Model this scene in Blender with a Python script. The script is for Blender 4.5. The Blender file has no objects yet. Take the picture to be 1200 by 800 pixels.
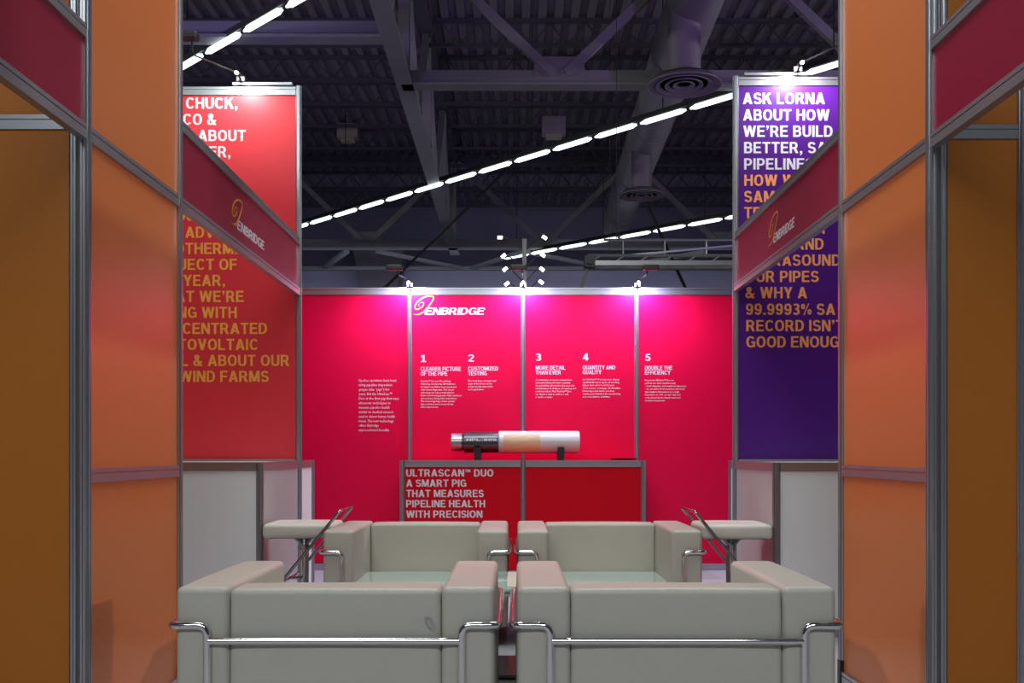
import bpy, bmesh, math, random
from mathutils import Vector, Matrix
random.seed(7)
SC = bpy.context.scene
COL = SC.collection
R = math.radians

# ------------------------------------------------------------------ camera
CAMZ = 1.03
cam_d = bpy.data.cameras.new('camera')
cam = bpy.data.objects.new('camera', cam_d); COL.objects.link(cam)
cam.location = (0, 0, CAMZ); cam.rotation_euler = (R(90), 0, 0)
cam_d.sensor_width = 36; cam_d.lens = 36
cam_d.shift_x = -2/1200; cam_d.shift_y = 130/1200
cam_d.clip_start = .05; cam_d.clip_end = 200
SC.camera = cam

# ------------------------------------------------------------------ world, exposure
w = bpy.data.worlds.new('world'); SC.world = w; w.use_nodes = True
bg = w.node_tree.nodes['Background']
bg.inputs[0].default_value = (.80, .80, 1.0, 1); bg.inputs[1].default_value = .05
SC.view_settings.view_transform = 'Standard'; SC.view_settings.look = 'None'
SC.view_settings.exposure = -0.15; SC.view_settings.gamma = 1
SC.view_settings.use_curve_mapping = False
try:
    SC.cycles.use_denoising = True
    SC.cycles.max_bounces = 8
    SC.cycles.sample_clamp_indirect = 4
    SC.cycles.caustics_reflective = False; SC.cycles.caustics_refractive = False
except Exception: pass

# ------------------------------------------------------------------ large lamps of the hall, with added unseen fills
def area(name, loc, rot, sx, sy, power, color=(1, 1, 1)):
    d = bpy.data.lights.new(name, 'AREA'); d.shape = 'RECTANGLE'; d.size = sx; d.size_y = sy
    d.energy = power; d.color = color
    o = bpy.data.objects.new(name, d); COL.objects.link(o); o.location = loc
    o.rotation_euler = rot; return o
def spot(name, loc, target, power, size=60, blend=.6, color=(1, 1, 1), radius=.05):
    d = bpy.data.lights.new(name, 'SPOT'); d.energy = power; d.spot_size = R(size); d.spot_blend = blend
    d.color = color; d.shadow_soft_size = radius
    o = bpy.data.objects.new(name, d); COL.objects.link(o); o.location = loc
    o.rotation_euler = (Vector(target)-Vector(loc)).to_track_quat('-Z', 'Y').to_euler(); return o

LX0 = -1.46
HALL = (.93, 1.0, .97)
area('unseen_hall_lamp', (0, 5.5, 7.2), (0, 0, R(45)), 7, 1.0, 330, HALL)            # rows of hall tubes over the booth
area('unseen_hall_lamp', (-1, -5.0, 6.5), (R(35), 0, 0), 8, 1.0, 420, HALL)           # row over the aisle behind the camera
area('roof_fill', (0, 24, 7.3), (R(180), 0, 0), 18, 10, 38, (.8, .78, 1))  # unseen fill added to brighten the roof from below
for sx in (-1, 1):   # distant rows of hall lamps to both sides; the header boards cast shadow bands from them
    o = area('far_hall_lamp', (sx*19, 14.2, 6.0), (0, 0, 0), 1.2, .5, 900, (1, .97, .93))
    o.rotation_euler = (Vector((-sx*1.4, 4, 1.5))-Vector(o.location)).to_track_quat('-Z', 'Y').to_euler()
spot('wall_lamp', (LX0+1.1, 3.9, 4.6), (LX0, 4.0, 2.6), 36, 120, 1, (1, .97, .85), .1)  # arm lamps on the orange walls
spot('wall_lamp', (-LX0-1.1, 4.0, 4.6), (-LX0, 4.1, 2.6), 36, 120, 1, (1, .97, .85), .1)
area('unseen_hall_lamp', (0, 32.4, 6.4), (R(80), 0, 0), 16, 1, 125, (.75, .8, 1))         # unseen fill, added to lift the dark far wall
spot('flood_lamp', (-5, 9, 3.6), (-6, 17, 10.4), 1100, 75, 1, (.35, .18, 1), .2)   # violet uplights of other booths
spot('flood_lamp', (5.5, 9, 3.6), (5.0, 18, 10.4), 1100, 85, 1, (.45, .15, 1), .2)

# ------------------------------------------------------------------ materials
def mat(name, color, rough=.5, metal=0, spec=.5, noise=0, nscale=20, bump=0, bscale=200, emit=None, estr=0, trans=0, coat=0, stretch=None):
    m = bpy.data.materials.new(name); m.use_nodes = True
    nt = m.node_tree; b = nt.nodes['Principled BSDF']
    b.inputs['Base Color'].default_value = (*color, 1)
    b.inputs['Roughness'].default_value = rough; b.inputs['Metallic'].default_value = metal
    b.inputs['Specular IOR Level'].default_value = spec
    b.inputs['Transmission Weight'].default_value = trans
    b.inputs['Coat Weight'].default_value = coat; b.inputs['Coat Roughness'].default_value = .08
    tc = nt.nodes.new('ShaderNodeTexCoord')
    vec = tc.outputs['Object']
    if stretch:
        mp = nt.nodes.new('ShaderNodeMapping'); mp.inputs['Scale'].default_value = stretch
        nt.links.new(vec, mp.inputs['Vector']); vec = mp.outputs['Vector']
    if noise:
        n = nt.nodes.new('ShaderNodeTexNoise'); n.inputs['Scale'].default_value = nscale; n.inputs['Detail'].default_value = 4
        nt.links.new(vec, n.inputs['Vector'])
        mx = nt.nodes.new('ShaderNodeMix'); mx.data_type = 'RGBA'
        mx.inputs[6].default_value = (*[c*(1-noise) for c in color], 1)
        mx.inputs[7].default_value = (*[min(1, c*(1+noise)) for c in color], 1)
        nt.links.new(n.outputs['Fac'], mx.inputs[0]); nt.links.new(mx.outputs[2], b.inputs['Base Color'])
    if bump:
        n2 = nt.nodes.new('ShaderNodeTexNoise'); n2.inputs['Scale'].default_value = bscale; n2.inputs['Detail'].default_value = 3
        nt.links.new(vec, n2.inputs['Vector'])
        bp = nt.nodes.new('ShaderNodeBump'); bp.inputs['Strength'].default_value = bump; bp.inputs['Distance'].default_value = .004
        nt.links.new(n2.outputs['Fac'], bp.inputs['Height']); nt.links.new(bp.outputs['Normal'], b.inputs['Normal'])
    if emit:
        b.inputs['Emission Color'].default_value = (*emit, 1); b.inputs['Emission Strength'].default_value = estr
    return m
M = dict(
    alu=mat('aluminium', (.46, .48, .53), .30, .85),
    aludark=mat('aluminium_aged', (.36, .35, .38), .34, .8),
    pinkred=mat('red_laminate', (.80, .003, .058), .36, 0, .15, noise=.03, nscale=90, bump=.03, bscale=300),
    counter_red=mat('counter_red_laminate', (.58, .002, .012), .35, 0, .15, noise=.03, nscale=90),
    coral=mat('coral_red_laminate', (.72, .034, .050), .42, 0, .4, noise=.03, nscale=90, bump=.03, bscale=300),
    purple=mat('purple_laminate', (.072, .009, .20), .34, 0, .35, noise=.04, nscale=90, bump=.03, bscale=300),
    maroon=mat('maroon_laminate', (.27, .006, .036), .35, 0, .3, noise=.03, nscale=90),
    orange=mat('orange_laminate', (.64, .185, .048), .33, 0, .45, noise=.05, nscale=120, bump=.02, bscale=400),
    ochre=mat('ochre_laminate', (.47, .15, .018), .45, 0, .3, noise=.05, nscale=120, bump=.05, bscale=400),
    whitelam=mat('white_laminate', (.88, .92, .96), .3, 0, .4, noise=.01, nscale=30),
    whitelam_shaded=mat('white_laminate_shaded', (.50, .53, .56), .15, 0, .5, noise=.06, nscale=3),  # same white laminate, its shade put into a greyer base colour
    leather=mat('cream_leather', (.52, .505, .455), .42, 0, .45, noise=.03, nscale=7, bump=.25, bscale=220),
    white_leather=mat('white_leather', (.70, .68, .62), .42, 0, .45, bump=.2, bscale=220),
    piping=mat('leather_piping', (.50, .49, .42), .5, 0, .4),
    chrome=mat('chrome', (.78, .77, .78), .08, 1),
    steel=mat('dark_chrome', (.42, .42, .45), .15, 1),
    black=mat('black_plastic', (.012, .012, .014), .4),
    glass=mat('green_glass', (.62, .90, .80), .04, 0, .6, trans=.35, coat=.3),
    darkplate=mat('dark_plate', (.03, .02, .035), .25),
    floor=mat('grey_carpet', (.42, .41, .45), .85, 0, .2, noise=.12, nscale=60, bump=.3, bscale=500),
    txtwhite=mat('white_print', (.66, .68, .73), .45),
    txtorange=mat('orange_print', (.95, .36, .10), .45),
    txtochre=mat('ochre_print', (.95, .40, .06), .45),
    txtgold=mat('gold_print', (.66, .24, .01), .5),
    gun=mat('gunmetal', (.11, .11, .12), .3, .9, noise=.08, nscale=6),
    gunlight=mat('brushed_metal', (.42, .41, .41), .3, .9),
    gaugewhite=mat('gauge_white', (.62, .62, .62), .28, 0, .5),
    tan=mat('tan_wood_grain', (.72, .50, .30), .5, 0, .4, noise=.35, nscale=9, stretch=(1, 4, 9)),
    brown=mat('brown_edge', (.16, .06, .03), .5),
    deck=mat('roof_deck', (.15, .13, .17), .7, 0, .2, noise=.2, nscale=.6),
    joist=mat('joist_steel', (.06, .055, .075), .7, 0, .2),
    beam=mat('painted_steel', (.21, .21, .22), .6, 0, .3, noise=.08, nscale=2),
    farwall=mat('far_wall', (.60, .60, .80), .8, 0, .2, noise=.06, nscale=1),
    farwall2=mat('far_wall_dark', (.16, .15, .22), .8, 0, .2, noise=.1, nscale=1),
    duct=mat('duct_sheet', (.21, .19, .22), .5, .2, noise=.06, nscale=3),
    tube=mat('tube_glow', (.9, 1, .97), .4, emit=(.86, 1.0, .95), estr=2.5),
    led=mat('lamp_glow', (1, 1, 1), .4, emit=(1, .93, .97), estr=4),
    heater=mat('beige_box', (.30, .28, .20), .6),
    sheet=mat('pale_green_sheet', (.60, .66, .56), .4),
    violet=mat('stain_ink', (.36, .33, .42), .5),
)

# ------------------------------------------------------------------ builders
def tag(o, label=None, cat=None, group=None, kind=None):
    if label: o['label'] = label
    if cat: o['category'] = cat
    if group: o['group'] = group
    if kind: o['kind'] = kind
    return o
def empty(name, loc, label, cat, group=None, rz=0):
    o = bpy.data.objects.new(name, None); COL.objects.link(o); o.location = loc; o.rotation_euler[2] = rz
    o.empty_display_size = .1
    return tag(o, label, cat, group)
class MB:
    def __init__(s): s.bm = bmesh.new()
    def box(s, x0, x1, y0, y1, z0, z1, bev=0):
        b = bmesh.new(); bmesh.ops.create_cube(b, size=1)
        for v in b.verts:
            v.co = Vector(((x0+x1)/2+v.co.x*(x1-x0), (y0+y1)/2+v.co.y*(y1-y0), (z0+z1)/2+v.co.z*(z1-z0)))
        if bev: bmesh.ops.bevel(b, geom=b.edges[:], offset=bev, segments=2, affect='EDGES', profile=.6)
        s.add(b); return s
    def add(s, b, mx=None):
        me = bpy.data.meshes.new('tmp')
        if mx: b.transform(mx)
        b.to_mesh(me); s.bm.from_mesh(me); bpy.data.meshes.remove(me); b.free()
    def prism(s, pts, axis_o, axis_d, u, v):
        """polygon pts (a,b) in plane (u,v) at origin axis_o, extruded by axis_d"""
        o, d, u, v = map(Vector, (axis_o, axis_d, u, v)); n = len(pts)
        A = [s.bm.verts.new(o+u*a+v*b) for a, b in pts]; B = [s.bm.verts.new(o+u*a+v*b+d) for a, b in pts]
        s.bm.faces.new(A[::-1]); s.bm.faces.new(B)
        for i in range(n): s.bm.faces.new((A[i], A[(i+1) % n], B[(i+1) % n], B[i]))
        return s
    def bar(s, p, q, wd, h=None, up=(0, 0, 1)):
        """rectangular bar from p to q"""
        p, q = Vector(p), Vector(q); h = h or wd; d = q-p; f = d.normalized(); up = Vector(up)
        if abs(f.dot(up)) > .99: up = Vector((1, 0, 0))
        sd = f.cross(up).normalized(); u2 = sd.cross(f).normalized()
        return s.prism([(-wd/2, -h/2), (wd/2, -h/2), (wd/2, h/2), (-wd/2, h/2)], p, d, sd, u2)
    def cyl(s, p, q, r, r2=None, seg=20, cap=True):
        p, q = Vector(p), Vector(q); b = bmesh.new()
        bmesh.ops.create_cone(b, cap_ends=cap, segments=seg, radius1=r, radius2=r if r2 is None else r2, depth=(q-p).length)
        mx = Matrix.Translation((p+q)/2) @ (q-p).to_track_quat('Z', 'Y').to_matrix().to_4x4()
        s.add(b, mx); return s
    def tube(s, pts, r, seg=12, bend=.03, closed=False):
        """round tube through pts with rounded corners"""
        P = [Vector(p) for p in pts]; path = []
        for i, p in enumerate(P):
            if i in (0, len(P)-1): path.append(p); continue
            a = (P[i-1]-p); c = (P[i+1]-p); k = min(bend, a.length/2.1, c.length/2.1)
            a.normalize(); c.normalize()
            s0, s1 = p+a*k, p+c*k
            for t in [j/5 for j in range(6)]:
                path.append(s0*(1-t)**2+p*2*t*(1-t)+s1*t*t)
        rings = []; nrm = None
        for i, p in enumerate(path):
            t = (path[min(i+1, len(path)-1)]-path[max(i-1, 0)]).normalized()
            if nrm is None: nrm = t.orthogonal().normalized()
            nrm = (nrm-t*nrm.dot(t)).normalized(); bn = t.cross(nrm)
            rings.append([s.bm.verts.new(p+(nrm*math.cos(2*math.pi*j/seg)+bn*math.sin(2*math.pi*j/seg))*r) for j in range(seg)])
        for a, b in zip(rings, rings[1:]):
            for j in range(seg): s.bm.faces.new((a[j], a[(j+1) % seg], b[(j+1) % seg], b[j]))
        s.bm.faces.new(rings[0][::-1]); s.bm.faces.new(rings[-1]); return s
    def lathe(s, prof, seg=32, mx=None):
        b = bmesh.new(); rings = []
        for r, z in prof: rings.append([b.verts.new((r*math.cos(2*math.pi*j/seg), r*math.sin(2*math.pi*j/seg), z)) for j in range(seg)])
        for a, c in zip(rings, rings[1:]):
            for j in range(seg): b.faces.new((a[j], a[(j+1) % seg], c[(j+1) % seg], c[j]))
        b.faces.new(rings[0][::-1]); b.faces.new(rings[-1])
        s.add(b, mx); return s
    def cushion(s, x0, x1, y0, y1, z0, z1, r=.03, puff=.006):
        """rounded, softly crowned box"""
        cx, cy, cz = (x0+x1)/2, (y0+y1)/2, (z0+z1)/2; h = ((x1-x0)/2, (y1-y0)/2, (z1-z0)/2)
        def co(a):
            k = [a-r+r*math.tan(t*math.pi/4/4) for t in range(5)]
            inn = [(-1+2*i/7)*(a-r) for i in range(1, 7)]
            return [-v for v in k[::-1]]+inn+k
        C = [co(a) for a in h]; n = [len(c) for c in C]; V = {}
        b = bmesh.new()
        def vert(i, j, k):
            if (i, j, k) not in V:
                p = [C[0][i], C[1][j], C[2][k]]
                inner = [max(-(h[t]-r), min(h[t]-r, p[t])) for t in range(3)]
                d = Vector([p[t]-inner[t] for t in range(3)])
                q = Vector(inner)+d.normalized()*r
                f = [math.cos(math.pi/2*min(1, abs(q[t])/h[t])) for t in range(3)]
                nn = d.normalized()
                am = puff*sum(abs(nn[t])*f[(t+1) % 3]**.6*f[(t+2) % 3]**.6 for t in range(3))
                V[(i, j, k)] = b.verts.new(q+nn*am+Vector((cx, cy, cz)))
            return V[(i, j, k)]
        for ax in range(3):
            a1, a2 = (ax+1) % 3, (ax+2) % 3
            for side in (0, n[ax]-1):
                for i in range(n[a1]-1):
                    for j in range(n[a2]-1):
                        q = []
                        for di, dj in ((0, 0), (1, 0), (1, 1), (0, 1)):
                            idx = [0, 0, 0]; idx[ax] = side; idx[a1] = i+di; idx[a2] = j+dj; q.append(vert(*idx))
                        b.faces.new(q if side else q[::-1])
        s.add(b); return s
    def build(s, name, m, parent=None, smooth=False, loc=None):
        me = bpy.data.meshes.new(name); bmesh.ops.recalc_face_normals(s.bm, faces=s.bm.faces[:])
        if loc is not None:
            for v in s.bm.verts: v.co -= Vector(loc)
        if smooth:
            for f in s.bm.faces: f.smooth = True
            for e in s.bm.edges:
                if len(e.link_faces) == 2 and e.calc_face_angle(0) > R(38): e.smooth = False
        s.bm.to_mesh(me); s.bm.free(); me.materials.append(m)
        o = bpy.data.objects.new(name, me); COL.objects.link(o)
        if loc is not None: o.location = loc
        if parent: o.parent = parent
        return o
def copy_tree(o, parent=None):
    c = o.copy(); COL.objects.link(c)
    if parent: c.parent = parent
    for ch in list(o.children): copy_tree(ch, c)
    return c

VX, VY, F = 602, 530, 1200.0
def px(x, Y): return (x-VX)*Y/F
def pz(y, Y): return CAMZ+(VY-y)*Y/F

# grooved octagonal system post (profile with slots)
def post_profile(r=.02):
    pts = []
    ap = r; side = 2*ap*math.tan(math.pi/8)
    for k in range(8):
        a = k*math.pi/4; n = Vector((math.cos(a), math.sin(a))); t = Vector((-n.y, n.x))
        for (u, d) in ((-.5, 0), (-.17, 0), (-.17, .28), (.17, .28), (.17, 0)):
            p = n*ap*(1-d)+t*side*u; pts.append((p.x, p.y))
    return pts
POST = post_profile()
_post_cache = {}
def post(parent, x, y, z0, z1, m='alu'):
    """upright; x,y,z in parent's local space"""
    key = (round(z1-z0, 3), m)
    if key not in _post_cache:
        _post_cache[key] = None
        b = MB().prism(POST, (0, 0, 0), (0, 0, z1-z0), (1, 0, 0), (0, 1, 0))
        o = b.build('post', M[m], parent); _post_cache[key] = o.data
    else:
        o = bpy.data.objects.new('post', _post_cache[key]); COL.objects.link(o); o.parent = parent
    o.location = (x, y, z0); return o
def rail(parent, p, q, h=.05, t=.022, m='alu'):
    """horizontal rail between p and q (local), p.z = top of the rail; both faces grooved"""
    p, q = Vector(p), Vector(q); d = q-p; f = d.normalized(); sd = Vector((f.y, -f.x, 0))
    a, g = t/2, t*.28
    prof = [(-a, 0), (-a, -h*.30), (-g, -h*.30), (-g, -h*.38), (-a, -h*.38), (-a, -h), (a, -h), (a, -h*.38), (g, -h*.38), (g, -h*.30), (a, -h*.30), (a, 0)]
    return MB().prism(prof, p, d, sd, (0, 0, 1)).build('rail', M[m], parent)
def panel(parent, p, q, z0, z1, m, t=.006, name='panel'):
    p, q = Vector((p[0], p[1], 0)), Vector((q[0], q[1], 0)); d = q-p; f = d.normalized(); sd = Vector((f.y, -f.x, 0))
    return MB().prism([(-t/2, z0), (t/2, z0), (t/2, z1), (-t/2, z1)], p, d, sd, (0, 0, 1)).build(name, M[m], parent)

# lettering: real flat letters, a hair proud of the surface
def letters(body, cap, m, parent, origin, right, up, xs=1.0, bold=.02, fit=None, align='LEFT', italic=0, name='lettering', res=2, thick=.0012, spacing=1.0):
    cu = bpy.data.curves.new('t', 'FONT'); cu.body = body; cu.size = 1; cu.offset = bold; cu.resolution_u = res
    cu.shear = italic; cu.space_character = spacing; cu.space_line = 1.0
    to = bpy.data.objects.new('t', cu)
    me = bpy.data.meshes.new_from_object(to)
    bpy.data.objects.remove(to); bpy.data.curves.remove(cu)
    me.name = name
    k = cap/.73
    xmin = min(v.co.x for v in me.vertices); xmax = max(v.co.x for v in me.vertices)
    sx = k*xs if fit is None else fit/(xmax-xmin)
    off = -xmin*sx if align == 'LEFT' else -xmax*sx
    right, up, origin = Vector(right), Vector(up), Vector(origin); nrm = right.cross(up)
    bm = bmesh.new(); bm.from_mesh(me)
    for v in bm.verts: v.co.z = 1
    for v in bm.verts:
        v.co = origin+right*(v.co.x*sx+off)+up*(v.co.y*k)+nrm*(.0004+thick*v.co.z)
    bm.to_mesh(me); bm.free(); me.materials.clear(); me.materials.append(M[m])
    o = bpy.data.objects.new(name, me); COL.objects.link(o); o.parent = parent; return o

# ---- bold grotesque capitals drawn from strokes (cap height 1)
def _arc(cx, cy, rx, ry, a0, a1, n=12, e=2.3):
    out = []
    for i in range(n+1):
        a = R(a0+(a1-a0)*i/n); c, s_ = math.cos(a), math.sin(a)
        out.append((cx+rx*math.copysign(abs(c)**(2/e), c), cy+ry*math.copysign(abs(s_)**(2/e), s_)))
    return out
TV, TH = .195, .155; hv, hh = TV/2, TH/2
def _V(x, a=0, b=1): return ('P', [(x-hv, a), (x+hv, a), (x+hv, b), (x-hv, b)])
def _H(y, a, b): return ('P', [(a, y-hh), (b, y-hh), (b, y+hh), (a, y+hh)])
def _D(x0, y0, x1, y1, d=.225): return ('P', [(x0-d/2, y0), (x0+d/2, y0), (x1+d/2, y1), (x1-d/2, y1)])
def _S(*parts):
    p = []
    for q in parts: p += q if isinstance(q, list) else [q]
    return ('S', p)
T_, B_, Mi = 1-hh, hh, .52
def _ring(cx, cy, rx, ry): return ('S', _arc(cx, cy, rx, ry, 0, 360, 24))
_com = lambda y: [('P', [(.02, y), (.22, y), (.22, y-.20), (.02, y-.20)]), ('P', [(.12, y-.19), (.22, y-.19), (.12, y-.38), (.03, y-.38)])]
GL = {
 'A': ([_D(.115, 0, .40, 1), _D(.685, 0, .40, 1), _H(.27, .2, .6)], .80),
 'B': ([_V(hv), _S((.1, T_), (.36, T_), _arc(.36, (T_+Mi)/2, .20, (T_-Mi)/2, 90, -90, 8), (.1, Mi)), _S((.1, Mi), (.38, Mi), _arc(.38, (B_+Mi)/2, .215, (Mi-B_)/2, 90, -90, 8), (.1, B_))], .70),
 'C': ([_S(_arc(.385, .5, .28, .5-hh, 38, 322, 20))], .735),
 'D': ([_V(hv), _S((.1, T_), (.30, T_), _arc(.30, .5, .32, .5-hh, 90, -90, 12), (.1, B_))], .725),
 'E': ([_V(hv), _H(T_, .1, .63), _H(Mi, .1, .59), _H(B_, .1, .65)], .655),
 'F': ([_V(hv), _H(T_, .1, .62), _H(.49, .1, .57)], .62),
 'G': ([_S(_arc(.385, .5, .28, .5-hh, 38, 318, 20)), _H(.46, .43, .76), ('P', [(.60, .04), (.76, .04), (.76, .5), (.58, .5)])], .76),
 'H': ([_V(hv), _V(.625), _H(Mi, .1, .63)], .73),
 'I': ([_V(hv)], .205),
 'J': ([_V(.42, .30, 1), _S((.42, .31), _arc(.26, .31, .16, .31-hh, 0, -165, 10))], .53),
 'K': ([_V(hv), ('P', [(.2, .34), (.2, .60), (.49, 1), (.73, 1)]), ('P', [(.30, .52), (.46, .68), (.76, 0), (.52, 0)])], .76),
 'L': ([_V(hv), _H(B_, .1, .59)], .60),
 'M': ([_V(hv), _V(.80), _D(.125, 1, .45, .05, .23), _D(.777, 1, .45, .05, .23)], .905),
 'N': ([_V(hv), _V(.64), _D(.125, 1, .62, 0, .23)], .745),
 'O': ([_ring(.395, .5, .29, .5-hh)], .79),
 'P': ([_V(hv), _S((.1, T_), (.36, T_), _arc(.36, (T_+.43)/2, .21, (T_-.43)/2, 90, -90, 8), (.1, .43))], .68),
 'Q': ([_ring(.395, .5, .29, .5-hh), _D(.72, -.04, .48, .3)], .80),
 'R': ([_V(hv), _S((.1, T_), (.36, T_), _arc(.36, (T_+.46)/2, .215, (T_-.46)/2, 90, -90, 8), (.1, .46)), _D(.625, 0, .42, .46, .23)], .75),
 'S': ([_S(_arc(.335, .715, .225, .285-hh, 12, 245, 14), _arc(.345, .285, .24, .285-hh, 65, -168, 14))], .68),
 'T': ([_H(T_, 0, .68), _V(.34)], .68),
 'U': ([_V(hv, .33, 1), _V(.615, .33, 1), _S((hv, .34), _arc(.359, .34, .256, .34-hh, 180, 360, 14), (.615, .34))], .72),
 'V': ([_D(.115, 1, .375, 0), _D(.635, 1, .375, 0)], .75),
 'W': ([_D(.11, 1, .30, 0, .21), _D(.54, 1, .30, 0, .21), _D(.54, 1, .79, 0, .21), _D(.98, 1, .79, 0, .21)], 1.09),
 'X': ([_D(.125, 1, .63, 0, .24), _D(.63, 1, .125, 0, .24)], .755),
 'Y': ([_D(.115, 1, .365, .40), _D(.615, 1, .365, .40), _V(.365, 0, .45)], .73),
 'Z': ([_H(T_, .02, .63), _H(B_, 0, .65), _D(.13, .1, .51, .9)], .65),
 '0': ([_ring(.315, .5, .21, .5-hh)], .63),
 '1': ([_V(.30), ('P', [(.04, .70), (.22, .74), (.30, 1), (.2, 1), (.04, .84)]), _H(B_*.8, .03, .56)], .58),
 '2': ([_S(_arc(.30, .70, .20, .30-hh, 170, -35, 12), (.12, .14)), _H(B_, .02, .60)], .61),
 '3': ([_S(_arc(.28, .74, .19, .26-hh, 150, -80, 12)), _S(_arc(.28, .29, .21, .29-hh, 90, -150, 12)), _H(.53, .2, .34)], .60),
 '4': ([_V(.43), _H(.28, .02, .64), _D(.12, .3, .40, 1, .2)], .65),
 '5': ([_H(T_, .12, .56), ('P', [(.08, .44), (.25, .48), (.27, 1), (.10, 1)]), _S(_arc(.29, .32, .21, .32-hh, 125, -160, 14))], .60),
 '9': ([_ring(.315, .67, .21, .33-hh), _S((.52, .67), _arc(.30, .42, .22, .42-hh, 0, -150, 12))], .63),
 '&': ([_ring(.31, .79, .125, .21-hh*.8), _ring(.29, .27, .19, .27-hh), _D(.24, .70, .68, 0, .24), _D(.70, .44, .53, .10, .17)], .81),
 '%': ([('s', _arc(.17, .74, .10, .18, 0, 360, 16)), ('s', _arc(.72, .26, .10, .18, 0, 360, 16)), _D(.24, 0, .65, 1, .10)], .89),
 ',': (_com(.20), .25), '\u2019': (_com(1.0), .25), '.': ([('P', [(.02, 0), (.22, 0), (.22, .2), (.02, .2)])], .24),
 '-': ([_H(.40, .03, .33)], .36), '\u00b7': ([('P', [(0, 0), (.2, 0), (.2, .2), (0, .2)])], .2),
}
def glyph_polys(ch):
    """list of (quads) polygons and the advance"""
    if ch == ' ': return [], .24
    if ch == '\u2122':
        out = []; x = 0
        for c in 'TM':
            for P in glyph_polys(c)[0]: out.append([(x+a*.40, .60+b*.40) for a, b in P])
            x += (glyph_polys(c)[1]+.10)*.40
        return out, x
    parts, adv = GL[ch]; out = []
    for kind, P in parts:
        if kind == 'P': out.append(P); continue
        tv, th = (TV, TH) if kind == 'S' else (.13, .12)
        n = len(P); L = []; Q = []
        P = [p for i, p in enumerate(P) if i == 0 or (abs(p[0]-P[i-1][0])+abs(p[1]-P[i-1][1])) > 1e-5]; n = len(P)
        closed = abs(P[0][0]-P[-1][0])+abs(P[0][1]-P[-1][1]) < 1e-4
        for i, p in enumerate(P):
            a = P[i-1] if i else (P[-2] if closed else P[0]); b = P[i+1] if i < n-1 else (P[1] if closed else P[-1])
            dx, dy = b[0]-a[0], b[1]-a[1]; l = math.hypot(dx, dy) or 1; nx, ny = -dy/l, dx/l
            k = math.hypot(nx*tv, ny*th)/2 if True else 0
            L.append((p[0]+nx*k, p[1]+ny*k)); Q.append((p[0]-nx*k, p[1]-ny*k))
        for i in range(n-1): out.append([Q[i], Q[i+1], L[i+1], L[i]])
    return out, adv
def caps(body, cap, m, parent, origin, right, up, xs=1.0, fit=None, align='LEFT', italic=0, name='lettering', thick=.0012, gap=.10):
    polys = []; x = 0
    for ch in body:
        P, adv = glyph_polys(ch)
        polys += [[(x+a+italic*b, b) for a, b in q] for q in P]; x += adv+gap
    x -= gap
    sx = cap*xs if fit is None else fit/x
    off = 0 if align == 'LEFT' else -x*sx
    right, up, origin = Vector(right), Vector(up), Vector(origin); nrm = right.cross(up)
    bm = bmesh.new()
    for k, q in enumerate(polys):
        ar = sum(q[i][0]*q[(i+1) % len(q)][1]-q[(i+1) % len(q)][0]*q[i][1] for i in range(len(q)))
        if ar < 0: q = q[::-1]
        zz = .0004+(k % 9)*.000012
        bm.faces.new([bm.verts.new(origin+right*(p[0]*sx+off)+up*(p[1]*cap)+nrm*zz) for p in q])
    me = bpy.data.meshes.new(name); bm.to_mesh(me); bm.free(); me.materials.append(M[m])
    o = bpy.data.objects.new(name, me); COL.objects.link(o); o.parent = parent; return o

def ribbon(pts, wd, thick, origin, right, up, m, parent, name='emblem'):
    P = [Vector(p) for p in pts]; path = []
    for i in range(len(P)-1):
        a, b, c, d = P[max(i-1, 0)], P[i], P[i+1], P[min(i+2, len(P)-1)]
        for t in [j/5 for j in range(5)]:
            path.append(.5*((2*b)+(c-a)*t+(2*a-5*b+4*c-d)*t*t+(3*b-a-3*c+d)*t**3))
    path.append(P[-1]); right, up, origin = Vector(right), Vector(up), Vector(origin); nrm = right.cross(up)
    bm = bmesh.new(); rows = []; n = len(path)
    for i, p in enumerate(path):
        t = (path[min(i+1, n-1)]-path[max(i-1, 0)]).normalized(); s = Vector((-t.y, t.x))
        k = wd*(.35+.65*math.sin(math.pi*min(1, (i+2)/n*1.1)) if i > n*.5 else .35+.65*min(1, i/6))
        w_ = lambda q, z: bm.verts.new(origin+right*q.x+up*q.y+nrm*z)
        rows.append([w_(p+s*k/2, .0005), w_(p+s*k/2, thick), w_(p-s*k/2, thick), w_(p-s*k/2, .0005)])
    for a, b in zip(rows, rows[1:]):
        for j in range(4): bm.faces.new((a[j], a[(j+1) % 4], b[(j+1) % 4], b[j]))
    bm.faces.new(rows[0]); bm.faces.new(rows[-1][::-1])
    mb = MB(); mb.bm = bm; return mb.build(name, M[m], parent)
EMB = [(0, 0), (6, -.3), (13, 4), (20, 13), (23.5, 20), (21, 22.8), (13, 21.5), (5, 16), (1.6, 9), (4, 6), (9.5, 8.5), (12, 13.5), (9.5, 15), (5.8, 11.5), (7.4, 9.6)]

# ================================================================== SETTING
tag(MB().box(-26, 26, -6, 40, -.1, 0).build('floor', M['floor']), kind='structure')
# corrugated roof deck: flutes run away from the camera
HD = CAMZ+9.6
mb = MB(); pts = []; x = -16.0
while x < 16:
    pts += [(x, 0), (x+.14, 0), (x+.18, .09), (x+.32, .09)]; x += .36
prof = pts+[(x, .09), (x, .2), (-16, .2)]
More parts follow.
